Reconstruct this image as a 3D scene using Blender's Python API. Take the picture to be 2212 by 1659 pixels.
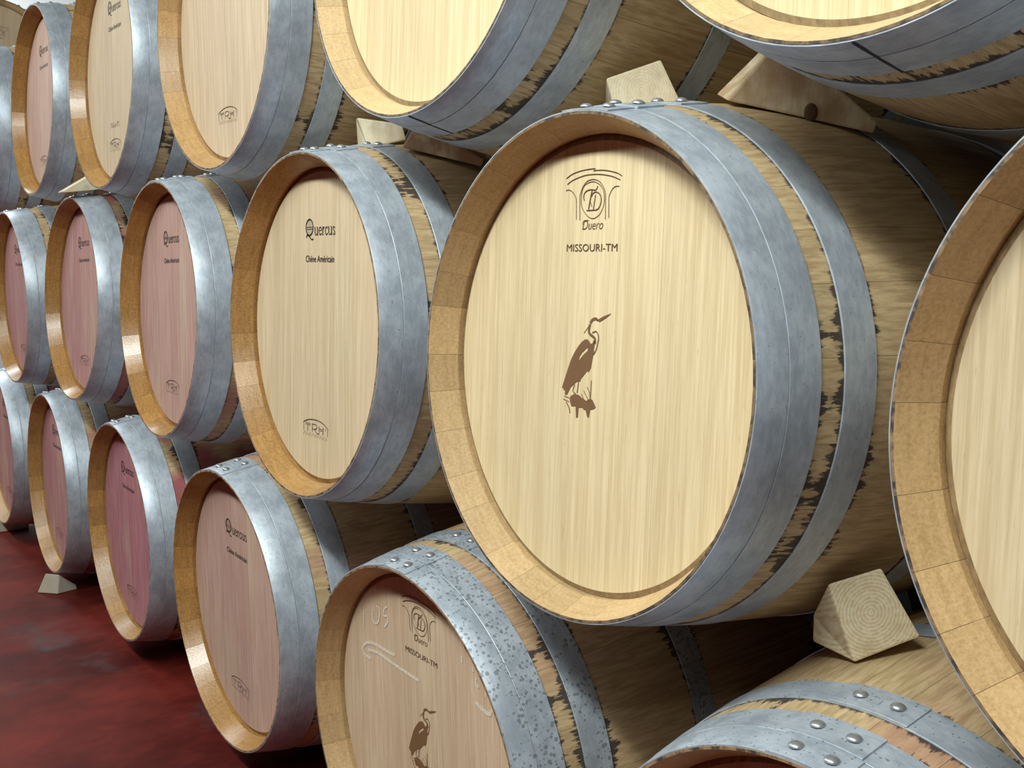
import bpy, bmesh, math, random
from mathutils import Vector, Matrix
from mathutils.geometry import tessellate_polygon

for o in list(bpy.data.objects):
    bpy.data.objects.remove(o)
SC = bpy.context.scene
COL = SC.collection
rnd = random.Random(7)

# ---------------------------------------------------------------- camera
def cam_axes(yaw, pitch, roll):
    f = Vector((math.sin(yaw)*math.cos(pitch), math.cos(yaw)*math.cos(pitch), math.sin(pitch)))
    r = Vector((math.cos(yaw), -math.sin(yaw), 0))
    u = r.cross(f)
    c, s = math.cos(roll), math.sin(roll)
    return f, c*r + s*u, -s*r + c*u
f_, r_, u_ = cam_axes(-0.9230, -0.1165, 0.0142)
cd = bpy.data.cameras.new('camera')
cam = bpy.data.objects.new('camera', cd)
COL.objects.link(cam)
M = Matrix((r_, u_, -f_)).transposed().to_4x4()
M.translation = Vector((0.8935, -0.7479, 0.7349))
cam.matrix_world = M
cd.sensor_width = 36.0
cd.lens = 36.0*2180.0/2212.0
cd.clip_start = 0.02
cd.clip_end = 60
SC.camera = cam

# ---------------------------------------------------------------- world, lamps, exposure
w = bpy.data.worlds.new('cellar_air')
SC.world = w
w.use_nodes = True
w.node_tree.nodes['Background'].inputs[0].default_value = (0.9, 0.95, 1.0, 1)
w.node_tree.nodes['Background'].inputs[1].default_value = 0.05

def area(name, loc, aim, sx, sy, power, col):
    d = bpy.data.lights.new(name, 'AREA')
    d.shape = 'RECTANGLE'
    d.size, d.size_y = sx, sy
    d.energy = power
    d.color = col
    o = bpy.data.objects.new(name, d)
    COL.objects.link(o)
    o.location = loc
    o.rotation_euler = (Vector(aim)-Vector(loc)).to_track_quat('-Z', 'Y').to_euler()
    return o
# fluorescent battens hung over the aisle in front of the stack
for lx, pw in ((1.8, 25), (0.3, 80), (-1.2, 19), (-2.7, 18), (-4.2, 21), (-5.7, 22)):
    area('batten_or_fill_lamp', (lx, -1.7, 2.5), (lx, -0.3, 0.9), 1.3, 0.18, pw, (0.955, 1.0, 0.945))
area('batten_or_fill_lamp', (-6.1, -0.4, 3.1), (-6.4, 0.0, 0.0), 0.18, 1.3, 75, (0.93, 0.98, 1.0))  # unseen fill lamp added beside the aisle row to brighten the far white wall

SC.view_settings.view_transform = 'Standard'
SC.view_settings.look = 'None'
SC.view_settings.gamma = 1.0
SC.view_settings.use_curve_mapping = False
SC.view_settings.exposure = -0.05

# ---------------------------------------------------------------- node helpers
class NT:
    def __init__(s, name):
        s.m = bpy.data.materials.new(name)
        s.m.use_nodes = True
        s.t = s.m.node_tree
        s.b = s.t.nodes['Principled BSDF']
    def n(s, typ, ins=None, **kw):
        nd = s.t.nodes.new(typ)
        for k, v in kw.items():
            setattr(nd, k, v)
        for k, v in (ins or {}).items():
            s.set(nd.inputs[k], v)
        return nd
    def set(s, sock, v):
        if hasattr(v, 'bl_idname') and hasattr(v, 'is_output'):
            s.t.links.new(v, sock)
        elif isinstance(v, (tuple, list)) and len(v) == 3 and sock.type == 'RGBA':
            sock.default_value = (*v, 1)
        else:
            sock.default_value = v
    def math(s, op, a, b=0.0, c=0.0, clamp=False):
        nd = s.n('ShaderNodeMath', {0: a, 1: b, 2: c}, operation=op)
        nd.use_clamp = clamp
        return nd.outputs[0]
    def mix(s, fac, a, b, blend='MIX'):
        nd = s.t.nodes.new('ShaderNodeMix')
        nd.data_type = 'RGBA'
        nd.blend_type = blend
        s.set(nd.inputs[0], fac)
        s.set(nd.inputs[6], a)
        s.set(nd.inputs[7], b)
        return nd.outputs[2]
    def noise(s, vec, scale=1.0, detail=3.0, rough=0.55):
        return s.n('ShaderNodeTexNoise', {'Vector': vec, 'Scale': scale, 'Detail': detail, 'Roughness': rough}).outputs[0]
    def map(s, vec, sc):
        return s.n('ShaderNodeMapping', {'Vector': vec, 'Scale': sc}).outputs[0]
    def ramp(s, fac, lo, hi):
        nd = s.n('ShaderNodeMapRange', {0: fac, 1: lo, 2: hi, 3: 0.0, 4: 1.0})
        nd.interpolation_type = 'SMOOTHSTEP'
        return nd.outputs[0]
    def coords(s):
        tc = s.t.nodes.new('ShaderNodeTexCoord').outputs['Object']
        oi = s.t.nodes.new('ShaderNodeObjectInfo')
        sep = s.t.nodes.new('ShaderNodeSeparateColor')
        s.t.links.new(oi.outputs['Color'], sep.inputs[0])
        r = oi.outputs['Random']
        off = s.n('ShaderNodeCombineXYZ', {0: s.math('MULTIPLY', r, 7.3), 1: s.math('MULTIPLY', r, 3.1), 2: s.math('MULTIPLY', r, 5.7)}).outputs[0]
        v = s.n('ShaderNodeVectorMath', {0: tc, 1: off}, operation='ADD').outputs[0]
        return tc, v, r, sep.outputs[0], sep.outputs[1], sep.outputs[2]
    def out(s, col, rough, metal=0.0, bump=None, bstr=0.1, bdist=0.002, spec=None):
        s.set(s.b.inputs['Base Color'], col)
        s.set(s.b.inputs['Roughness'], rough)
        s.set(s.b.inputs['Metallic'], metal)
        if spec is not None:
            s.set(s.b.inputs['Specular IOR Level'], spec)
        if bump is not None:
            nd = s.n('ShaderNodeBump', {'Height': bump, 'Strength': bstr, 'Distance': bdist})
            s.t.links.new(nd.outputs[0], s.b.inputs['Normal'])
        return s.m

# ---------------------------------------------------------------- materials
# object colour on wood: R = wine stain, G = age of the head, B = varnished amber rim; on steel: B = spotting
def mat_head():
    s = NT('oak_head')
    tc, v, rn, R, G, B = s.coords()
    fine = s.noise(s.map(v, (330, 40, 9)), 1, 4, 0.65)
    mid = s.noise(s.map(v, (80, 10, 2.4)), 1, 3, 0.6)
    big = s.noise(s.map(v, (10, 4, 1.5)), 1, 2, 0.5)
    pale = s.mix(G, (0.80, 0.675, 0.435), (0.63, 0.54, 0.425))
    dark = s.mix(G, (0.64, 0.505, 0.29), (0.47, 0.37, 0.265))
    c = s.mix(s.ramp(s.math('ADD', s.math('MULTIPLY', fine, 0.6), s.math('MULTIPLY', mid, 0.4)), 0.36, 0.66), dark, pale)
    c = s.mix(s.math('MULTIPLY', s.ramp(big, 0.45, 0.75), 0.3), c, s.mix(G, (0.72, 0.57, 0.36), (0.55, 0.40, 0.26)))
    # wine stain soaked along the grain
    st = s.noise(s.map(v, (7, 3, 1.7)), 1, 4, 0.6)
    amt = s.math('MULTIPLY', R, s.ramp(st, 0.05, 0.62), clamp=True)
    c = s.mix(amt, c, s.mix(s.ramp(fine, 0.3, 0.7), (0.36, 0.13, 0.155), (0.55, 0.275, 0.32)))
    streak = s.noise(s.map(v, (420, 60, 34)), 1, 2, 0.7)
    c = s.mix(s.math('MULTIPLY', s.ramp(streak, 0.66, 0.78), 0.45), c, (0.34, 0.22, 0.12))
    br = s.math('ADD', 0.95, s.math('MULTIPLY', rn, 0.09))
    c = s.mix(1.0, c, s.n('ShaderNodeCombineColor', {0: br, 1: br, 2: br}).outputs[0], 'MULTIPLY')
    return s.out(c, 0.62, 0, fine, 0.12, 0.0006, 0.3)
def mat_stave():
    s = NT('oak_stave')
    tc, v, rn, R, G, B = s.coords()
    xyz = s.n('ShaderNodeSeparateXYZ', {0: tc})
    y = s.math('SUBTRACT', 0.475, s.math('ABSOLUTE', s.math('SUBTRACT', xyz.outputs[1], 0.475)))
    fine = s.noise(s.map(v, (170, 5, 170)), 1, 4, 0.65)
    mid = s.noise(s.map(v, (34, 2.0, 34)), 1, 3, 0.6)
    c = s.mix(s.ramp(fine, 0.35, 0.65), (0.40, 0.285, 0.15), (0.60, 0.46, 0.265))
    c = s.mix(s.math('MULTIPLY', s.ramp(mid, 0.4, 0.7), 0.5), c, (0.44, 0.32, 0.175))
    st = s.noise(s.map(tc, (6, 4, 6)), 1, 3, 0.6)
    c = s.mix(s.math('MULTIPLY', R, s.ramp(st, 0.45, 0.62), clamp=True), c, (0.36, 0.11, 0.115))
    # iron bleed feathering out from the hoop edges
    d = None
    for e, w in ((0.0765, 0.004), (0.107, 0.0), (0.150, 0.0), (0.305, 0.0), (0.345, 0.001)):
        q = s.math('ADD', s.math('ABSOLUTE', s.math('SUBTRACT', y, e)), w)
        d = q if d is None else s.math('MINIMUM', d, q)
    j = s.noise(s.map(v, (120, 3.5, 120)), 1, 4, 0.7)
    k = s.noise(s.map(tc, (9, 6, 9)), 1, 2, 0.5)
    reach = s.math('MULTIPLY', s.ramp(j, 0.32, 0.75), s.math('ADD', 0.007, s.math('MULTIPLY', s.ramp(k, 0.48, 0.72), 0.032)))
    ink = s.ramp(s.math('SUBTRACT', reach, d), -0.0012, 0.0045)
    c = s.mix(s.math('MULTIPLY', ink, 0.9), c, (0.024, 0.023, 0.028))
    return s.out(c, 0.6, 0, fine, 0.25, 0.0008, 0.25)
def mat_chime():
    s = NT('oak_chime')
    tc, v, rn, R, G, B = s.coords()
    g = s.noise(s.map(v, (300, 240, 300)), 1, 3, 0.7)
    h = s.noise(s.map(v, (22, 150, 22)), 1, 4, 0.65)
    fac = s.math('ADD', s.math('MULTIPLY', g, 0.6), s.math('MULTIPLY', h, 0.4))
    a = s.mix(B, (0.70, 0.53, 0.30), (0.50, 0.275, 0.085))
    b = s.mix(B, (0.50, 0.345, 0.165), (0.25, 0.115, 0.028))
    c = s.mix(s.ramp(fac, 0.28, 0.68), b, a)
    br = s.math('ADD', 0.84, s.math('MULTIPLY', rn, 0.26))
    c = s.mix(1.0, c, s.n('ShaderNodeCombineColor', {0: br, 1: br, 2: br}).outputs[0], 'MULTIPLY')
    rough = s.math('SUBTRACT', 0.58, s.math('MULTIPLY', B, 0.36))
    return s.out(c, rough, 0, g, 0.3, 0.0008, 0.6)
def mat_chamfer():
    s = NT('oak_head_chamfer')
    tc, v, rn, R, G, B = s.coords()
    g = s.noise(s.map(v, (130, 90, 60)), 1, 4, 0.7)
    c = s.mix(s.ramp(g, 0.3, 0.7), s.mix(B, (0.27, 0.205, 0.12), (0.24, 0.115, 0.03)), s.mix(B, (0.42, 0.33, 0.20), (0.46, 0.26, 0.085)))
    return s.out(c, 0.6)
def mat_endgrain():
    s = NT('oak_end_edge')
    tc, v, rn, R, G, B = s.coords()
    g = s.noise(s.map(v, (70, 70, 70)), 1, 3, 0.6)
    c = s.mix(s.ramp(g, 0.35, 0.6), (0.05, 0.04, 0.035), s.mix(G, (0.22, 0.15, 0.085), (0.40, 0.26, 0.15)))
    return s.out(c, 0.7)
def mat_hoop():
    s = NT('galvanised_steel')
    tc, v, rn, R, G, B = s.coords()
    n1 = s.noise(s.map(v, (22, 22, 22)), 1, 5, 0.65)
    n2 = s.noise(s.map(v, (60, 160, 60)), 1, 4, 0.7)
    c = s.mix(s.ramp(s.math('ADD', s.math('MULTIPLY', n1, 0.6), s.math('MULTIPLY', n2, 0.4)), 0.36, 0.64), (0.375, 0.435, 0.505), (0.555, 0.63, 0.705))
    vo = s.n('ShaderNodeTexVoronoi', {'Vector': v, 'Scale': 185.0, 'Randomness': 1.0})
    sep = s.n('ShaderNodeSeparateColor', {0: vo.outputs[1]})
    size = s.math('MULTIPLY', s.math('MULTIPLY', sep.outputs[0], B), 0.66)
    patch = s.ramp(n1, 0.28, 0.5)
    spot = s.math('MULTIPLY', s.ramp(s.math('SUBTRACT', s.math('MULTIPLY', size, patch), vo.outputs[0]), 0.0, 0.06), 0.62)
    c = s.mix(spot, c, (0.12, 0.145, 0.165))
    sc = s.ramp(s.noise(s.map(v, (200, 200, 60)), 1, 2, 0.7), 0.70, 0.78)
    c = s.mix(s.math('MULTIPLY', sc, 0.6), c, (0.09, 0.10, 0.11))
    rough = s.math('ADD', 0.36, s.math('MULTIPLY', n1, 0.2))
    return s.out(c, rough, 0.42, n1, 0.12, 0.0012)
def mat_plain(name, col, rough, metal=0.0):
    s = NT(name)
    v = s.t.nodes.new('ShaderNodeTexCoord').outputs['Object']
    g = s.noise(v, 60, 3, 0.6)
    c = s.mix(s.math('MULTIPLY', g, 0.4), col, tuple(x*0.6 for x in col))
    return s.out(c, rough, metal)
def mat_chalk():
    s = NT('white_chalk')
    v = s.t.nodes.new('ShaderNodeTexCoord').outputs['Object']
    g = s.noise(v, 420, 2, 0.6)
    m = s.out((0.80, 0.74, 0.64), 0.9)
    s.set(s.b.inputs['Alpha'], s.math('ADD', 0.35, s.math('MULTIPLY', s.ramp(g, 0.3, 0.55), 0.6)))
    return m
def mat_pine():
    s = NT('sawn_pine')
    tc, v, rn, R, G, B = s.coords()
    ring = s.n('ShaderNodeTexWave', {'Vector': s.map(tc, (1, 1, 1)), 'Scale': 85.0, 'Distortion': 1.6, 'Detail': 3.0, 'Detail Scale': 2.5}, wave_type='RINGS', rings_direction='Y').outputs[1]
    g = s.noise(s.map(v, (220, 60, 220)), 1, 4, 0.65)
    big = s.noise(v, 22, 3, 0.6)
    gl = s.noise(s.map(v, (60, 5, 14)), 1, 4, 0.65)
    g2 = s.mix(B, gl, s.math('ADD', s.math('MULTIPLY', ring, 0.22), s.math('MULTIPLY', g, 0.78)))
    c = s.mix(s.ramp(g2, 0.3, 0.66), (0.68, 0.55, 0.33), (0.86, 0.78, 0.57))
    c = s.mix(s.math('MULTIPLY', s.ramp(big, 0.5, 0.72), 0.45), c, (0.42, 0.30, 0.16))
    c = s.mix(s.math('MULTIPLY', R, s.ramp(big, 0.35, 0.6)), c, (0.40, 0.20, 0.10))
    c = s.mix(G, c, (0.60, 0.57, 0.50))
    return s.out(c, 0.75, 0, g, 0.4, 0.001, 0.2)
def mat_floor():
    s = NT('red_painted_floor')
    v = s.t.nodes.new('ShaderNodeTexCoord').outputs['Object']
    n1 = s.noise(v, 2.1, 6, 0.62)
    n2 = s.noise(s.map(v, (3.5, 2.2, 3.5)), 1, 7, 0.68)
    n3 = s.noise(v, 38, 4, 0.7)
    c = s.mix(s.ramp(n2, 0.34, 0.70), (0.07, 0.0085, 0.007), (0.20, 0.027, 0.018))
    c = s.mix(s.math('MULTIPLY', s.ramp(n1, 0.56, 0.70), 0.75), c, (0.085, 0.075, 0.078))
    c = s.mix(s.math('MULTIPLY', s.ramp(n3, 0.66, 0.76), 0.3), c, (0.05, 0.018, 0.018))
    return s.out(c, s.math('ADD', 0.34, s.math('MULTIPLY', n2, 0.35)), 0, n2, 0.35, 0.006, 0.13)
def mat_wall(name, col):
    s = NT(name)
    v = s.t.nodes.new('ShaderNodeTexCoord').outputs['Object']
    n1 = s.noise(v, 1.7, 5, 0.6)
    c = s.mix(s.math('MULTIPLY', n1, 0.5), col, tuple(x*0.8 for x in col))
    return s.out(c, 0.85, 0, s.noise(v, 40, 3, 0.6), 0.2, 0.003)
MH, MS, MC, ME, MG = mat_head(), mat_stave(), mat_chime(), mat_endgrain(), mat_hoop()
MCF = mat_chamfer()
MINK = mat_plain('branding_char', (0.10, 0.052, 0.022), 0.7)
MBLK = mat_plain('black_print', (0.022, 0.018, 0.016), 0.6)
MHER = mat_plain('burnt_brown', (0.20, 0.105, 0.045), 0.7)
MCHK, MPINE = mat_chalk(), mat_pine()
MRIV = mat_plain('rivet_steel', (0.55, 0.58, 0.60), 0.32, 0.7)

# ---------------------------------------------------------------- object helpers
def mesh(name, verts, faces, mats, idx=None, smooth=None):
    me = bpy.data.meshes.new(name)
    me.from_pydata(verts, [], faces)
    for m in mats:
        me.materials.append(m)
    if idx:
        me.polygons.foreach_set('material_index', idx)
    me.update()
    bm = bmesh.new(); bm.from_mesh(me)
    bmesh.ops.recalc_face_normals(bm, faces=bm.faces)
    bm.to_mesh(me); bm.free()
    if smooth is not None:
        me.polygons.foreach_set('use_smooth', [True]*len(me.polygons))
        me.set_sharp_from_angle(angle=math.radians(smooth))
    return me
def put(name, me, parent=None, loc=(0, 0, 0), rot=(0, 0, 0), color=None):
    o = bpy.data.objects.new(name, me)
    COL.objects.link(o)
    o.parent = parent
    o.location = loc
    o.rotation_euler = rot
    if color:
        o.color = color
    return o
def tag(o, label, cat, group=None):
    o['label'] = label; o['category'] = cat
    if group:
        o['group'] = group
    return o

# ---------------------------------------------------------------- the room
ZF = -0.352
def slab(name, lo, hi, mat):
    x0, y0, z0 = lo; x1, y1, z1 = hi
    v = [(x, y, z) for x in (x0, x1) for y in (y0, y1) for z in (z0, z1)]
    fc = [(0,1,3,2), (4,6,7,5), (0,4,5,1), (2,3,7,6), (0,2,6,4), (1,5,7,3)]
    o = put(name, mesh(name, v, fc, [mat]))
    o['kind'] = 'structure'
    return o
MW = mat_wall('whitewashed_wall', (0.86, 0.88, 0.89))
slab('floor', (-7.2, -5.6, ZF-0.1), (6.0, 1.45, ZF), mat_floor())
slab('ceiling', (-7.2, -5.6, 4.0), (6.0, 1.45, 4.1), mat_wall('pale_ceiling', (0.34, 0.35, 0.35)))
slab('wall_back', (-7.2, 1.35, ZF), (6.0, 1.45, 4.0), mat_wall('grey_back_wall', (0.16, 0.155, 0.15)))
slab('wall_front', (-7.2, -5.6, ZF), (6.0, -5.5, 4.0), mat_wall('pale_front_wall', (0.46, 0.46, 0.46)))
slab('wall_left', (-7.2, -5.5, ZF), (-7.1, 1.35, 4.0), MW)
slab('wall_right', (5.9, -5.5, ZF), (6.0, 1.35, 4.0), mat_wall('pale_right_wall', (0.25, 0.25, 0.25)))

# ---------------------------------------------------------------- barrel meshes (shared)
L, RE, RB = 0.95, 0.2935, 0.3425
def prof(y):
    t = (y-L/2)/(L/2)
    return RB-(RB-RE)*t*t
NST = 30
wds = [rnd.uniform(0.75, 1.3) for _ in range(NST)]
tot = sum(wds)
STAVES = []
a0 = 0.3
SECT = [(y, prof(y)) for y in (0, 0.04, 0.08, 0.13, 0.19, 0.27, 0.36, 0.475, 0.59, 0.68, 0.76, 0.82, 0.87, 0.91, 0.95)]
NOUT = len(SECT)
SECT += [(0.95, 0.2905), (0.912, 0.2735), (0.88, 0.275), (0.475, 0.316), (0.07, 0.275), (0.038, 0.2735), (0.0, 0.2905)]
NS = len(SECT)
for i, wd in enumerate(wds):
    da = 2*math.pi*wd/tot
    ang = [a0+0.0006+(da-0.0012)*k/3 for k in range(4)]
    a0 += da
    vs, fs, mi = [], [], []
    for a in ang:
        vs += [(r*math.sin(a), y, r*math.cos(a)) for y, r in SECT]
    for k in range(3):
        for q in range(NS):
            q2 = (q+1) % NS
            fs.append((k*NS+q, k*NS+q2, (k+1)*NS+q2, (k+1)*NS+q))
            mi.append(0 if q < NOUT-1 else (2 if q in (NOUT-1, NS-1) else 1))
    fs.append(tuple(range(NS))); mi.append(0)
    fs.append(tuple(3*NS+q for q in range(NS))); mi.append(0)
    STAVES.append(mesh('stave', vs, fs, [MS, MC, ME], mi, 25))

def hoop_mesh(y0, y1, th, name):
    N = 120
    def ring(i0, i1, add, nn):
        out = []
        for i in range(nn):
            a = i0+(i1-i0)*i/(nn if abs(i1-i0) > 6 else nn-1)
            s, c = math.sin(a), math.cos(a)
            for y, t in ((y0, 0.0), (y0, th-0.0003), (y0+0.0005, th), (y1-0.0005, th), (y1, th-0.0003), (y1, 0.0)):
                r = prof(y)+0.0002+t+add
                out.append((r*s, y, r*c))
        return out
    vs = ring(0, 2*math.pi, 0, N)
    fs = [(i*6+k, i*6+k+1, ((i+1) % N)*6+k+1, ((i+1) % N)*6+k) for i in range(N) for k in range(5)]
    b = len(vs)
    m = 9
    vs += ring(math.radians(-8), math.radians(7.5), th, m)
    fs += [(b+i*6+k, b+i*6+k+1, b+(i+1)*6+k+1, b+(i+1)*6+k) for i in range(m-1) for k in range(5)]
    fs += [tuple(b+k for k in range(6)), tuple(b+(m-1)*6+k for k in range(6))]
    return mesh(name, vs, fs, [MG], None, 28)
HOOPS = [(0.0004, 0.0372, 0.0016, 'chime_hoop'), (0.0376, 0.0765, 0.0021, 'quarter_hoop'), (0.107, 0.150, 0.0017, 'belly_hoop'), (0.305, 0.345, 0.0017, 'bilge_hoop')]
HM = []
for y0, y1, th, nm in HOOPS:
    HM.append((nm, hoop_mesh(y0, y1, th, nm), (y0+y1)/2, th))
HMB = [(nm, hoop_mesh(L-y1, L-y0, th, nm)) for y0, y1, th, nm in HOOPS]
def rivet_mesh():
    vs, fs = [], []
    n = 12
    for r, h in ((0.0078, 0), (0.0074, 0.0018), (0.0052, 0.0036), (0.0024, 0.0044)):
        vs += [(r*math.cos(2*math.pi*k/n), r*math.sin(2*math.pi*k/n), h) for k in range(n)]
    for j in range(3):
        fs += [(j*n+k, j*n+(k+1) % n, (j+1)*n+(k+1) % n, (j+1)*n+k) for k in range(n)]
    fs.append(tuple(3*n+k for k in range(n)))
    return mesh('rivet', vs, fs, [MRIV], None, 70)
RIV = rivet_mesh()

RF, RO, YF, YC, YBK = 0.266, 0.2733, 0.0435, 0.0472, 0.062
def board_mesh(x0, x1):
    g = 0.00006
    n = 15
    t0, t1 = math.asin(x0/RO), math.asin(x1/RO)
    vs, fs, mi = [], [], []
    for k in range(n):
        x = RO*math.sin(t0+(t1-t0)*k/(n-1))
        x = min(max(x, x0+g), x1-g) if abs(x) < RO-1e-6 else x
        zo = math.sqrt(max(RO*RO-x*x, 0.0))
        xf = x
        if x0 <= -RO+1e-6:
            xf = x1+(x-x1)*(RF+x1)/(RO+x1)
        elif x1 >= RO-1e-6:
            xf = x0+(x-x0)*(RF-x0)/(RO-x0)
        zf = math.sqrt(max(RF*RF-xf*xf, 0.0))
        vs += [(x, YBK, zo), (x, YC, zo), (xf, YF, zf), (xf, YF, -zf), (x, YC, -zo), (x, YBK, -zo)]
    for k in range(n-1):
        a, b = k*6, (k+1)*6
        for q in range(5):
            fs.append((a+q, a+q+1, b+q+1, b+q)); mi.append(0 if q == 2 else 1)
    fs += [tuple(range(6)), tuple((n-1)*6+q for q in range(6))]
    return mesh('head_board', vs, fs, [MH, MCF], mi+[1, 1], 20)
cuts = [-RO, -0.188, -0.112, -0.030, 0.047, 0.118, 0.196, RO]
BOARDS = [board_mesh(cuts[k], cuts[k+1]) for k in range(7)]
def disc(n=60):
    vs = [(RO*math.sin(2*math.pi*k/n), L-YF, RO*math.cos(2*math.pi*k/n)) for k in range(n)]
    vs += [(x, L-YBK, z) for x, y, z in vs]
    fs = [tuple(range(n)), tuple(n+k for k in range(n))]+[(k, (k+1) % n, n+(k+1) % n, n+k) for k in range(n)]
    return mesh('back_head', vs, fs, [MH])
BACK = disc()

# ---------------------------------------------------------------- marks on the heads (units 0.1 mm)
YM = 0.0428
def ribbon(pts, w, vs, fs, sub=2):
    p = [Vector(q) for q in pts]
    if sub and len(p) > 2:                       # Catmull-Rom smoothing
        o = []
        for i in range(len(p)-1):
            a, b, c, d = p[max(i-1, 0)], p[i], p[i+1], p[min(i+2, len(p)-1)]
            for k in range(3):
                t = k/3.0
                o.append(0.5*((2*b)+(c-a)*t+(2*a-5*b+4*c-d)*t*t+(3*b-a-3*c+d)*t**3))
        o.append(p[-1]); p = o
    base = len(vs)
    n = len(p)
    for i in range(n):
        d = p[min(i+1, n-1)]-p[max(i-1, 0)]
        d = d.normalized() if d.length > 1e-9 else Vector((1, 0))
        nn = Vector((-d.y, d.x))*w*0.5
        for q in (p[i]+nn, p[i]-nn):
            vs.append((q.x*1e-4, YM, q.y*1e-4))
    for i in range(n-1):
        b = base+2*i
        fs.append((b, b+1, b+3, b+2))
def poly(loops, vs, fs):
    b = len(vs)
    flat = [q for l in loops for q in l]
    vs += [(x*1e-4, YM, z*1e-4) for x, z in flat]
    for t in tessellate_polygon([[Vector((x, z, 0)) for x, z in l] for l in loops]):
        fs.append(tuple(b+i for i in t))
def text(s, x0, x1, z0, z1, vs, fs, shear=0.0, bold=0.0):
    cu = bpy.data.curves.new('lettering', 'FONT')
    cu.body = s
    cu.shear = shear
    cu.offset = bold
    cu.resolution_u = 3
    ob = bpy.data.objects.new('lettering', cu)
    COL.objects.link(ob)
    dg = bpy.context.evaluated_depsgraph_get()
    me = bpy.data.meshes.new_from_object(ob.evaluated_get(dg))
    xs = [v.co.x for v in me.vertices]; ys = [v.co.y for v in me.vertices]
    ax, bx, ay, by = min(xs), max(xs), min(ys), max(ys)
    b = len(vs)
    for v in me.vertices:
        vs.append(((x0+(v.co.x-ax)/(bx-ax)*(x1-x0))*1e-4, YM, (z0+(v.co.y-ay)/(by-ay)*(z1-z0))*1e-4))
    for p in me.polygons:
        fs.append(tuple(b+i for i in p.vertices))
    bpy.data.objects.remove(ob); bpy.data.curves.remove(cu); bpy.data.meshes.remove(me)
def stamp(name, mat, build):
    vs, fs = [], []
    build(vs, fs)
    me = bpy.data.meshes.new(name)
    me.from_pydata(vs, [], fs)
    me.materials.append(mat)
    return me
LOGO= {'a1':[(-506,2258),(-417,2298),(-298,2325),(-146,2341),(27,2344)],
  'a2':[(-11,2321),(108,2320),(221,2309),(333,2287),(421,2264),(488,2231)],
  'a3':[(-484,2188),(-401,2225),(-294,2253),(-142,2277),(20,2278),(168,2265),(314,2238),(403,2211),(463,2189)],
  'lc':[(-504,2113),(-468,2122),(-406,2108),(-344,2063),(-311,2016),(-301,1947),(-291,1764)],
  'rc':[(451,2118),(386,2118),(333,2089),(293,2032),(282,1982),(292,1766)],
  'arch':[(-224,1751),(-239,2005),(-225,2080),(-182,2153),(-115,2205),(-11,2221),(93,2197),(170,2134),(213,2058),(223,1985),(234,1750)],
  'oval':[(-214,1989),(-202,2094),(-147,2166),(-10,2195),(118,2151),(184,2074),(202,1971),(189,1898),(137,1819),(71,1780),(9,1767),(-68,1788),(-153,1851),(-205,1928),(-214,1989)],
  'T':[(-155,1982),(-169,2024),(-154,2069),(-108,2096),(-39,2104),(30,2095),(64,2110),(79,2142)],
  'Ts':[(-21,2092),(-45,1996),(-73,1878)],
  'Ds':[(45,2044),(14,1871)],
  'D':[(-29,2025),(-2,2058),(54,2073),(124,2040),(150,1980),(132,1915),(89,1872),(21,1864),(-107,1864)],
  'Dk':[(-49,1974),(-16,1906)],
  'txt_duero':[(-165,1644),(198,1648),(-171,1746)],
  'txt_mis':[(-450,1383),(460,1384),(-455,1472)]}
HERON= {'body':[(-2,346),(-49,342),(-101,313),(-165,256),(-229,181),(-293,88),(-343,-23),(-393,-135),(-455,-285),(-420,-272),(-426,-304),(-391,-300),(-392,-359),(-352,-354),(-288,-258),(-235,-217),(-182,-181),(-114,-169),(-103,-137),(-26,-64),(12,-26),(33,-46),(76,14),(91,93),(107,155),(118,208),(121,259),(137,329),(110,344),(92,309),(60,294),(32,322)],
  'hole':[(16,247),(-16,241),(-94,183),(-144,126),(-148,73),(-117,111),(-65,159),(5,208)],
  'neck':[(34,529),(14,459),(29,417),(81,390),(128,363),(132,303)],
  'front':[(79,428),(143,449),(181,417),(193,367),(178,298),(156,228),(113,173)],
  'hd':[(36,537),(70,580),(134,598),(164,580)],
  'plume':[(27,520),(-73,415)],
  'beak':[(148,578),(274,635),(404,673),(313,616),(201,563)],
  'l1':[(-214,-215),(-244,-298),(-187,-327)],
  'l2':[(-141,-181),(-161,-315)],
  'base':[(-282,-364),(-201,-329),(-118,-337),(-63,-366),(19,-391),(71,-359),(124,-362),(188,-445),(157,-471),(91,-488),(70,-582),(44,-581),(5,-498),(-28,-502),(-56,-479),(-124,-488),(-131,-604),(-164,-617),(-179,-477),(-261,-487),(-293,-419)],
  'r1':[(16,-222),(66,-282),(84,-358)],
  'r2':[(-41,-271),(16,-339),(73,-403)],
  'r3':[(95,-135),(92,-227),(87,-358)],
  'r4':[(-79,-315),(-35,-380)],
  'r5':[(-420,-416),(-306,-438)],
  'r6':[(-407,-378),(-294,-392)],
  'r7':[(-362,-445),(-301,-518),(-284,-574)]}
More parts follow.
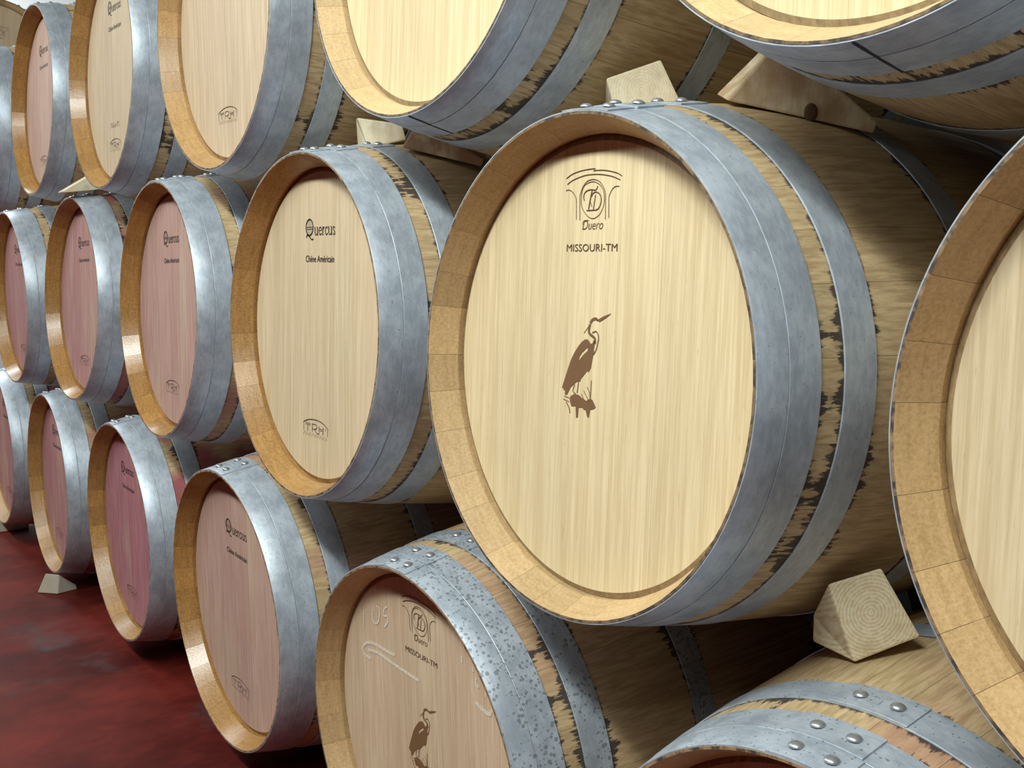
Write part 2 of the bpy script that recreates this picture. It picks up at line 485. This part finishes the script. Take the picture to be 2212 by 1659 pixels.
TRH= {'arch':[(-537,-1745),(-454,-1711),(-331,-1679),(-209,-1661),(-59,-1652),(90,-1657),(238,-1682),(345,-1716),(442,-1760)],
  'll':[(-526,-1748),(-524,-1890)],
  'rl':[(423,-1767),(416,-1891)],
  't1':[(-449,-1742),(-243,-1742),(-248,-1768),(-453,-1770)],
  't2':[(-355,-1780),(-364,-1881)],
  'R1':[(-178,-1742),(-175,-1877)],
  'R2':[(-178,-1740),(-57,-1735),(13,-1757),(-6,-1800),(-76,-1823),(-156,-1821)],
  'R3':[(-86,-1824),(5,-1883),(104,-1880)],
  'H1':[(97,-1746),(89,-1867)],
  'H2':[(258,-1746),(242,-1885)],
  'H3':[(103,-1789),(240,-1788)],
  'H4':[(113,-1819),(230,-1816)],
  'ap':[(346,-1756),(346,-1800)],
  'zz':[(-533,-1969),(-482,-1898),(-419,-1966),(-369,-1904),(-311,-1965),(-251,-1899),(-204,-1967),(-145,-1905),(-88,-1964),(-34,-1907),(17,-1967),(70,-1905),(121,-1969),(174,-1908),(228,-1967),(276,-1907),(326,-1979),(378,-1914),(407,-1967)]}
CHALK= {'one':[(-1769,1678),(-1793,1368)],
  'zero':[(-1457,1768),(-1487,1620),(-1417,1542),(-1301,1597),(-1235,1754),(-1246,1849)],
  'five':[(-984,1954),(-1079,1887),(-1113,1771),(-996,1786),(-984,1692),(-1101,1579)],
  'ar1':[(-1600,862),(-1812,874),(-1863,980),(-1716,1108),(-1444,1175),(-1074,1175),(-804,1185)],
  'ar2':[(-1686,996),(-1341,1049),(-975,1031),(-621,1014),(-313,1005),(-79,1002)],
  'c1':[(1458,1212),(1596,1168),(1788,1145),(1831,1222)],
  'c2':[(1487,1595),(1469,1503),(1538,1458)],
  'c3':[(1703,1448),(1714,1384)],
  'c4':[(1125,1803),(1135,1701)],
  'c5':[(1393,1719),(1419,1658)]}

def b_crest(vs, fs):
    wid = dict(a1=11, a2=11, a3=11, lc=9, rc=9, arch=9, oval=8, T=13, Ts=17, Ds=13, D=13, Dk=8)
    for k, w_ in wid.items():
        ribbon(LOGO[k], w_, vs, fs)
def b_duero(vs, fs):
    text('Duero', -172, 198, 1640, 1748, vs, fs, 0.28, -0.01)
    ribbon([(-172, 1700), (-160, 1735), (-120, 1750), (-60, 1745)], 7, vs, fs)
def b_missouri(vs, fs):
    text('MISSOURI-TM', -452, 460, 1384, 1472, vs, fs, 0, 0.0)
def b_heron(vs, fs):
    poly([HERON['body'], HERON['hole']], vs, fs)
    poly([HERON['beak']], vs, fs)
    poly([HERON['base']], vs, fs)
    for k, w_ in dict(neck=34, front=15, hd=34, plume=8, l1=12, l2=15, r1=9, r2=9, r3=11, r4=10, r5=9, r6=8, r7=14).items():
        ribbon(HERON[k], w_, vs, fs)
def b_trh(vs, fs):
    wid = dict(arch=15, ll=10, rl=10, t2=15, R1=14, R2=13, R3=13, H1=12, H2=14, H3=8, H4=8, ap=9)
    for k, w_ in wid.items():
        ribbon(TRH[k], w_, vs, fs)
    ribbon(TRH['t1']+TRH['t1'][:1], 8, vs, fs, 0)
    ribbon(TRH['zz'], 7, vs, fs, 0)
def b_quercus(vs, fs):
    cx, cz, rx, rz = -345, 1718, 140, 140
    el = [(cx+rx*math.sin(t*math.pi/10), cz+rz*math.cos(t*math.pi/10)) for t in range(21)]
    ribbon(el, 26, vs, fs, 0)
    ribbon([(-470, 1722), (-220, 1722)], 9, vs, fs)
    ribbon([(-470, 1690), (-220, 1690)], 9, vs, fs)
    for x in (-420, -382, -345, -308, -270):
        h = math.sqrt(max(0, 125**2-(x-cx)**2))
        ribbon([(x, 1722), (x, cz+h)], 5, vs, fs); ribbon([(x, 1690), (x, cz-h)], 5, vs, fs)
    ribbon([(-462, 1535), (-440, 1585), (-380, 1575), (-300, 1530), (-240, 1505), (-195, 1520)], 24, vs, fs)
    B, X = 1578, 1722                            # baseline, x-height
    def st(x, lo=B, hi=X, w_=26):
        ribbon([(x, lo), (x, hi)], w_, vs, fs)
    def sf(x, z, w_=44):
        ribbon([(x-w_/2, z), (x+w_/2, z)], 9, vs, fs)
    for x in (-128, 400):                        # u, u
        st(x, B+35); sf(x-8, X-4, 38)
        ribbon([(x, B+45), (x+12, B+10), (x+52, B+6), (x+88, B+35)], 14, vs, fs)
        st(x+96); sf(x+86, X-4, 38); sf(x+106, B+4, 38)
    x = 28                                       # e
    ribbon([(x+8, B+80), (x+94, B+80)], 10, vs, fs)
    ribbon([(x+92, B+82), (x+84, B+118), (x+50, X-6), (x+16, B+120), (x, B+70), (x+20, B+20), (x+55, B+8), (x+94, B+36)], 19, vs, fs)
    x = 172                                      # r
    st(x); sf(x, B+4, 48); sf(x-8, X-4, 34)
    ribbon([(x+8, B+95), (x+30, X-12), (x+62, X-16)], 20, vs, fs)
    x = 268                                      # c
    ribbon([(x+84, B+110), (x+58, X-8), (x+20, B+120), (x+2, B+70), (x+20, B+20), (x+54, B+7), (x+90, B+34)], 20, vs, fs)
    x = 486                                      # s
    ribbon([(x+136, B+112), (x+104, X-6), (x+72, B+114), (x+92, B+82), (x+132, B+54), (x+136, B+22), (x+104, B+4), (x+66, B+32)], 18, vs, fs)
def b_chene(vs, fs):
    text('Ch\u00eane Am\u00e9ricain'.replace('\u00eane', '\u00eane'), -482, 606, 1116, 1232, vs, fs, 0.12, 0.004)
def b_faint(vs, fs):                             # small worn stamp, no longer legible
    for i, (x, h) in enumerate(((-400, 120), (-330, 125), (-260, 90), (-190, 118), (-130, 60), (-70, 112), (-10, 84), (110, 128), (190, 118), (300, 70))):
        ribbon([(x, -1350), (x+18, -1350+h)], 16, vs, fs)
    ribbon([(-400, -1240), (-330, -1225)], 10, vs, fs); ribbon([(120, -1228), (300, -1240)], 10, vs, fs)
CREST = stamp('crest_brand', MINK, lambda a, b: (b_crest(a, b), b_duero(a, b)))
MISS = stamp('forest_lettering', MINK, b_missouri)
HERO = stamp('heron_brand', MHER, b_heron)
TRHM = stamp('house_brand', MINK, b_trh)
QUER = stamp('maker_lettering', MBLK, b_quercus)
CHEN = stamp('oak_lettering', MBLK, b_chene)
FAINT = stamp('worn_stamp', mat_plain('worn_grey_ink', (0.25, 0.21, 0.17), 0.7), b_faint)
CHLK = []
CHALK['zero'] = CHALK['zero']+[(-1340, 1868)]
for k_, p_ in CHALK.items():
    nm_ = 'chalk_numeral' if k_ in ('one', 'zero', 'five') else ('chalk_arrow_stroke' if k_ in ('ar1', 'ar2') else 'chalk_stroke')
    CHLK.append((nm_, stamp(nm_, MCHK, lambda a, b, p=p_, k=k_: ribbon(p, {'ar1': 55, 'ar2': 55, 'c1': 60}.get(k, 36), a, b))))

# ---------------------------------------------------------------- the stack
ZB = -RB-0.002                                   # barrel base under its axis
def barrel(pos, yaw, pitch, label, color, marks=None, roll=0.0, laps=(-2, -2, -2), shift=(0, 0), group=None, hoopcol=None, ramp=None):
    a = Vector((math.sin(yaw)*math.cos(pitch), math.cos(yaw)*math.cos(pitch), math.sin(pitch)))
    ex = Vector((math.cos(yaw), -math.sin(yaw), 0))
    ez = ex.cross(a)
    m = Matrix((ex, a, ez)).transposed().to_4x4()
    base = Vector(pos)+ez*ZB
    m.translation = base
    t = bpy.data.objects.new('wine_barrel', None)
    COL.objects.link(t)
    t.empty_display_size = 0.1
    t.matrix_world = m
    tag(t, label, 'barrel', group or 'oak wine barrels lying in the stacked tiers')
    up = (0, 0, -ZB)
    rs = rnd.uniform(0, 6.28)
    for me in STAVES:
        put('stave', me, t, up, (0, rs, 0), color)
    for me in BOARDS:
        put('head_board', me, t, (0, rnd.uniform(-0.00015, 0.0002), -ZB), (0, roll, 0), color)
    put('back_head', BACK, t, up, (0, 0, 0), color)
    hc = hoopcol or (0, 0, 0.35, 1)
    for k, (nm, me, ym, th) in enumerate(HM):
        ang = math.radians(laps[k] if k < 3 else -2)
        h = put(nm, me, t, up, (0, ang, 0), hc)
        r = prof(ym)+th*2+0.0001
        for da in (-3.8, 3.5):
            b = math.radians(da)
            put('rivet', RIV, h, (r*math.sin(b), ym, r*math.cos(b)), (0, b, 0))
    for nm, me in HMB:
        put(nm, me, t, up, (0, math.radians(rnd.uniform(-20, 20)), 0), hc)
    for nm, me in (marks or ()):
        put(nm, me, t, (shift[0], 0, -ZB+shift[1]), (0, roll, 0))
    return t
DU = [('crest_brand', CREST), ('forest_lettering', MISS), ('heron_brand', HERO)]
QU = [('maker_lettering', QUER), ('oak_lettering', CHEN), ('house_brand', TRHM)]
TR = [('house_brand', TRHM)]
rad = math.radians
BS = [
 ((-0.0094, 0.0033, 0.6156), 0.0157, -0.0184, 'large pale oak barrel branded with crest, MISSOURI-TM and heron, middle tier', (0.0, 0.0, 0.25, 1), DU, 0, (6, 7, 6), (0, 0), 0.30),
 ((-0.7151, -0.0009, 0.6259), 0.0042, -0.0177, 'tan barrel lettered Quercus immediately left of the large heron barrel, middle tier', (0.06, 0.35, 0.85, 1), QU, 0, (3, 7, 6), (0, 0), 0.35),
 ((-1.4763, 0.0025, 0.6207), 0.0209, -0.0122, 'pink wine-stained Quercus barrel, second to the left of the heron barrel', (0.6, 0.75, 0.95, 1), QU, rad(-1.5), (1, 2, 2), (-0.01, -0.001), 0.3),
 ((-2.2608, 0.0047, 0.6181), -0.0093, -0.0222, 'rosy barrel in the middle tier with a pale wedge lying on its top', (0.85, 0.7, 0.95, 1), QU, rad(-2), (-2, -3, 0), (-0.004, 0.0), 0.2),
 ((-2.9905, -0.0232, 0.5981), -0.0013, 0.0237, 'leftmost middle-tier barrel, pink head cut by the photo edge', (0.9, 0.7, 0.95, 1), QU, 0, (-3, 2, -1), (-0.005, 0), 0.2),
 ((-0.3881, 0.0192, -0.018), -0.0113, 0.0408, 'bottom barrel with chalk 105 and arrow over its heron brand', (0.22, 0.30, 0.35, 1), DU+CHLK, 0, (-2.6, -2, -0.5), (-0.006, 0.002), 0.95),
 ((-1.1003, 0.0046, 0.0115), 0.0011, 0.0285, 'red-stained Quercus barrel between the chalked barrel and the floor aisle', (0.5, 0.75, 0.95, 1), QU, rad(0.6), (0, 1, 1), (-0.016, -0.009), 0.4),
 ((-1.8809, 0.012, 0.003), 0.0085, 0.0182, 'purple-pink bottom barrel, second to the left of the chalked barrel', (1.25, 0.7, 0.9, 1), QU, 0, (-4.5, -4, -2), (-0.028, -0.006), 0.3),
 ((-2.6367, 0.0015, 0.0), 0.0156, 0.0065, 'pink bottom barrel with a pale chock under its front rim', (0.95, 0.7, 0.9, 1), QU, 0, (-6, -5, -3), (-0.03, -0.002), 0.25),
 ((-3.3854, -0.0141, 0.0061), -0.0094, 0.0153, 'leftmost bottom-tier barrel, mostly outside the photo edge', (0.95, 0.6, 0.7, 1), QU, 0, (-4, 0, -1), (-0.01, 0), 0.25),
 ((0.3737, -0.0147, -0.0027), -0.0169, 0.0001, 'bottom right barrel showing riveted hoop laps and a dark red head', (0.35, 0.55, 0.6, 1), None, 0, (-1.6, -2.2, -2.2), (0, 0), 0.5),
 ((0.7267, -0.018, 0.616), 0.0127, 0.003, 'unmarked pale barrel cut off by the right photo edge', (0.0, 0.35, 0.35, 1), None, 0, (40, 38, 42), (0, 0), 0.3),
 ((-0.3622, 0.0128, 1.2358), -0.0088, -0.0386, 'bright unmarked pale barrel resting above the heron and Quercus barrels, top tier', (0.0, 0.0, 0.05, 1), None, 0, (-4, -3, -6), (0, 0), 0.15),
 ((-1.1251, 0.0095, 1.2127), -0.0093, 0.0135, 'tan top-tier barrel with only the TRH brand in view', (0.15, 0.45, 0.6, 1), TR, 0, (0, 0, 0), (-0.01, 0), 0.2),
 ((-1.8846, 0.0044, 1.215), 0.0, -0.0095, 'beige top-tier Quercus barrel beside the TRH-only barrel', (0.10, 0.55, 0.85, 1), QU+[('worn_stamp', FAINT)], rad(0.5), (0, 0, 0), (-0.004, 0.002), 0.2),
 ((-2.6629, 0.0061, 1.2336), 0.0003, -0.0248, 'light pink top-tier barrel whose rim top meets the white wall', (0.55, 0.6, 0.95, 1), QU, 0, (3, 2, 2), (-0.018, 0), 0.2),
 ((-3.40, -0.004, 1.215), 0.0, 0.0, 'leftmost top-tier barrel, only its steel hoops in view', (0.6, 0.6, 0.7, 1), QU, 0, (2, 2, 2), (0, 0), 0.2),
 ((0.3702, -0.0097, 1.2176), -0.009, -0.0007, 'top right barrel seen from below, a wedge under its side', (0.0, 0.0, 0.05, 1), None, 0, (-4, -2, -3), (0, 0), 0.15),
]
def seam_mesh(deg):                              # dark lap edge crossing the two end hoops
    vs, fs = [], []
    n = 6
    for y in [0.0006+0.0758*k/(n-1) for k in range(n)]:
        for da, t in ((-0.28, 0.0), (-0.2, 0.0006), (0.2, 0.0006), (0.28, 0.0)):
            a = math.radians(deg+da*(1.0+0.25*math.sin(y*160)))
            r = prof(y)+0.0023+t
            vs.append((r*math.sin(a), y, r*math.cos(a)))
    fs = [(4*k+q, 4*k+q+1, 4*k+q+5, 4*k+q+4) for k in range(n-1) for q in range(3)]
    return mesh('lap_seam', vs, fs, [MSEAM], None, 40)
MSEAM = mat_plain('seam_grime', (0.035, 0.032, 0.03), 0.8)
for pos, yw, pt, lab, col, mk, rl, lp, sh, sp in BS:
    bt = barrel(pos, yw, pt, lab, col, mk, rl, lp, sh, None, (0, 0, sp, 1))
    if lab.startswith(('bright unmarked', 'top right')):
        put('lap_seam', seam_mesh(177.0 if lab[0] == 'b' else 179.0), bt, (0, 0, -ZB))
# a barrel of the stack that turns the corner at the end of the aisle
barrel((-5.45, 0.42, 1.87), rad(-80), 0.0, 'far barrel facing the aisle above the leftmost hoops, in front of the white wall', (0.0, 0.45, 0, 1), [('crest_brand', CREST)], 0, (30, 30, 30), (0.03, -0.08), 'oak barrel at the end of the aisle')

# far barrel's rack
def rack():
    t = bpy.data.objects.new('barrel_rack', None); COL.objects.link(t)
    t.location = (-5.9, 0.5, ZF)
    tag(t, 'dark steel rack carrying the far barrel at the end of the aisle', 'rack')
    zt = 1.87-0.352-ZF
    def bx(nm, c, s):
        x, y, z = c; a, b, d = (q/2 for q in s)
        v = [(x+i*a, y+j*b, z+k*d) for i in (-1, 1) for j in (-1, 1) for k in (-1, 1)]
        fc = [(0,1,3,2), (4,6,7,5), (0,4,5,1), (2,3,7,6), (0,2,6,4), (1,5,7,3)]
        put(nm, mesh(nm, v, fc, [MRACK]), t)
    for x in (-0.28, 0.22):
        for y in (-0.32, 0.32):
            bx('post', (x, y, zt/2), (0.05, 0.05, zt))
        bx('cross_rail', (x, 0, zt-0.035), (0.05, 0.64, 0.06))
    for y in (-0.32, 0.32):
        bx('side_rail', (-0.03, y, 0.25), (0.45, 0.04, 0.05))
MRACK = mat_plain('dark_steel', (0.07, 0.07, 0.075), 0.5, 0.6)
rack()

# ---------------------------------------------------------------- wedges and chocks
def wedge(name, front, back, label, cat, group, color=(0, 0, 0, 1), bev=0.003, knot=None):
    P = [Vector(p) for p in front]+[Vector(p) for p in back]
    c0 = sum(P[:4], Vector())/4
    c1 = sum(P[4:], Vector())/4
    ya = (c1-c0).normalized()
    za = Vector((0, 0, 1)); za = (za-ya*za.dot(ya)).normalized()
    xa = ya.cross(za)
    m = Matrix((xa, ya, za)).transposed().to_4x4()
    m.translation = c0
    inv = m.inverted()
    me = bpy.data.meshes.new(name)
    fc = [(0,1,2,3), (7,6,5,4), (0,4,5,1), (1,5,6,2), (2,6,7,3), (3,7,4,0)]
    me.from_pydata([inv @ p for p in P], [], fc)
    bm = bmesh.new(); bm.from_mesh(me)
    bmesh.ops.recalc_face_normals(bm, faces=bm.faces)
    bmesh.ops.bevel(bm, geom=list(bm.edges), offset=bev, segments=2, profile=0.6, affect='EDGES')
    bm.to_mesh(me); bm.free()
    me.materials.append(MPINE)
    o = put(name, me, None, (0, 0, 0), (0, 0, 0), color)
    o.matrix_world = m
    tag(o, label, cat, group)
    return o
G = 'wooden wedges locking the barrel tiers'
# order: top-left, top-right, bottom-right, bottom-left as seen from the aisle; then the same at the far end
wedge('wooden_wedge', [(-0.120,0.166,0.981), (-0.073,0.219,1.005), (-0.053,0.242,0.945), (-0.110,0.178,0.930)],
      [(-0.190,0.228,0.942), (-0.143,0.281,0.958), (-0.128,0.302,0.936), (-0.182,0.238,0.922)],
      'pale wedge on top of the heron barrel, left of the two', 'wedge', G, (0, 0.15, 0.5, 1))
kw = wedge('wooden_wedge', [(0.118,0.222,1.003), (0.194,0.306,0.906), (0.190,0.305,0.893), (0.078,0.178,0.930)],
      [(0.058,0.270,1.010), (0.142,0.352,0.925), (0.138,0.351,0.912), (0.018,0.226,0.950)],
      'large knotty wedge on the heron barrel, under the top right barrel', 'wedge', G, (0.42, 0, 0, 1))
wedge('wooden_wedge', [(0.256,0.167,0.398), (0.292,0.210,0.418), (0.326,0.238,0.345), (0.283,0.184,0.314)],
      [(0.206,0.214,0.340), (0.240,0.256,0.352), (0.255,0.277,0.317), (0.209,0.210,0.309)],
      'square-ended wedge with growth rings under the heron barrel, on the bottom right barrel', 'wedge', G, (0, 0, 1, 1))
wedge('wooden_wedge', [(-0.794,0.164,1.001), (-0.738,0.226,0.990), (-0.733,0.232,0.962), (-0.780,0.180,0.946)],
      [(-0.850,0.192,1.008), (-0.806,0.262,0.995), (-0.802,0.268,0.962), (-0.848,0.194,0.950)],
      'bleached wedge on the tan Quercus barrel, left of the two', 'wedge', G, (0, 0.35, 0, 1))
wedge('wooden_wedge', [(-0.585,0.165,0.972), (-0.511,0.249,0.911), (-0.514,0.246,0.899), (-0.603,0.145,0.930)],
      [(-0.645,0.213,0.985), (-0.563,0.295,0.935), (-0.566,0.292,0.922), (-0.663,0.193,0.952)],
      'reddish tapered wedge on the tan Quercus barrel, right of the two', 'wedge', G, (0.75, 0, 0, 1))
wedge('wooden_wedge', [(-2.258,-0.016,0.9275), (-2.190,-0.016,0.9275), (-2.190,-0.014,0.9235), (-2.258,-0.014,0.9235)],
      [(-2.258,0.110,1.010), (-2.190,0.110,1.010), (-2.190,0.110,0.942), (-2.258,0.110,0.942)],
      'pale wedge lying on the rosy barrel beneath the beige top-tier barrel', 'wedge', G, (0, 0.1, 0, 1), 0.001)
def knot():
    n, vs = 14, []
    for r, h in ((1.0, 0.0), (0.9, 0.0012), (0.45, 0.0015)):
        vs += [(0.0085*r*math.cos(2*math.pi*k/n), 0.011*r*math.sin(2*math.pi*k/n), h) for k in range(n)]
    fs = [(j*n+k, j*n+(k+1) % n, (j+1)*n+(k+1) % n, (j+1)*n+k) for j in (0, 1) for k in range(n)]+[tuple(2*n+k for k in range(n))]
    o = put('knot', mesh('knot', vs, fs, [MKNOT], None, 60), kw)
    o['label'] = 'dark round knot'
    m = Vector((0.75, -0.66, 0.0)).to_track_quat('Z', 'Y').to_matrix().to_4x4()
    m.translation = Vector((0.142, 0.2505, 0.917))
    o.matrix_parent_inverse = Matrix()
    o.matrix_basis = kw.matrix_world.inverted() @ m
MKNOT = mat_plain('pine_knot', (0.13, 0.075, 0.035), 0.7)
knot()
GC = 'floor chocks under the bottom tier'
wedge('floor_chock', [(-2.570,-0.026,-0.283), (-2.536,0.009,-0.285), (-2.541,0.003,ZF+0.001), (-2.594,-0.048,ZF+0.001)],
      [(-2.600,0.030,-0.330), (-2.560,0.065,-0.335), (-2.560,0.068,ZF+0.001), (-2.620,0.010,ZF+0.001)],
      'pale wooden chock on the red floor under the second bottom barrel from the left', 'chock', GC, (0, 0.8, 0, 1))
wedge('floor_chock', [(-3.462,-0.090,-0.300), (-3.482,0.110,-0.318), (-3.482,0.110,ZF+0.001), (-3.462,-0.090,ZF+0.001)],
      [(-3.560,-0.090,-0.320), (-3.580,0.110,-0.335), (-3.580,0.110,ZF+0.001), (-3.560,-0.090,ZF+0.001)],
      'pale wooden chock under the leftmost bottom barrel, cut by the photo edge', 'chock', GC, (0, 0.8, 0, 1))
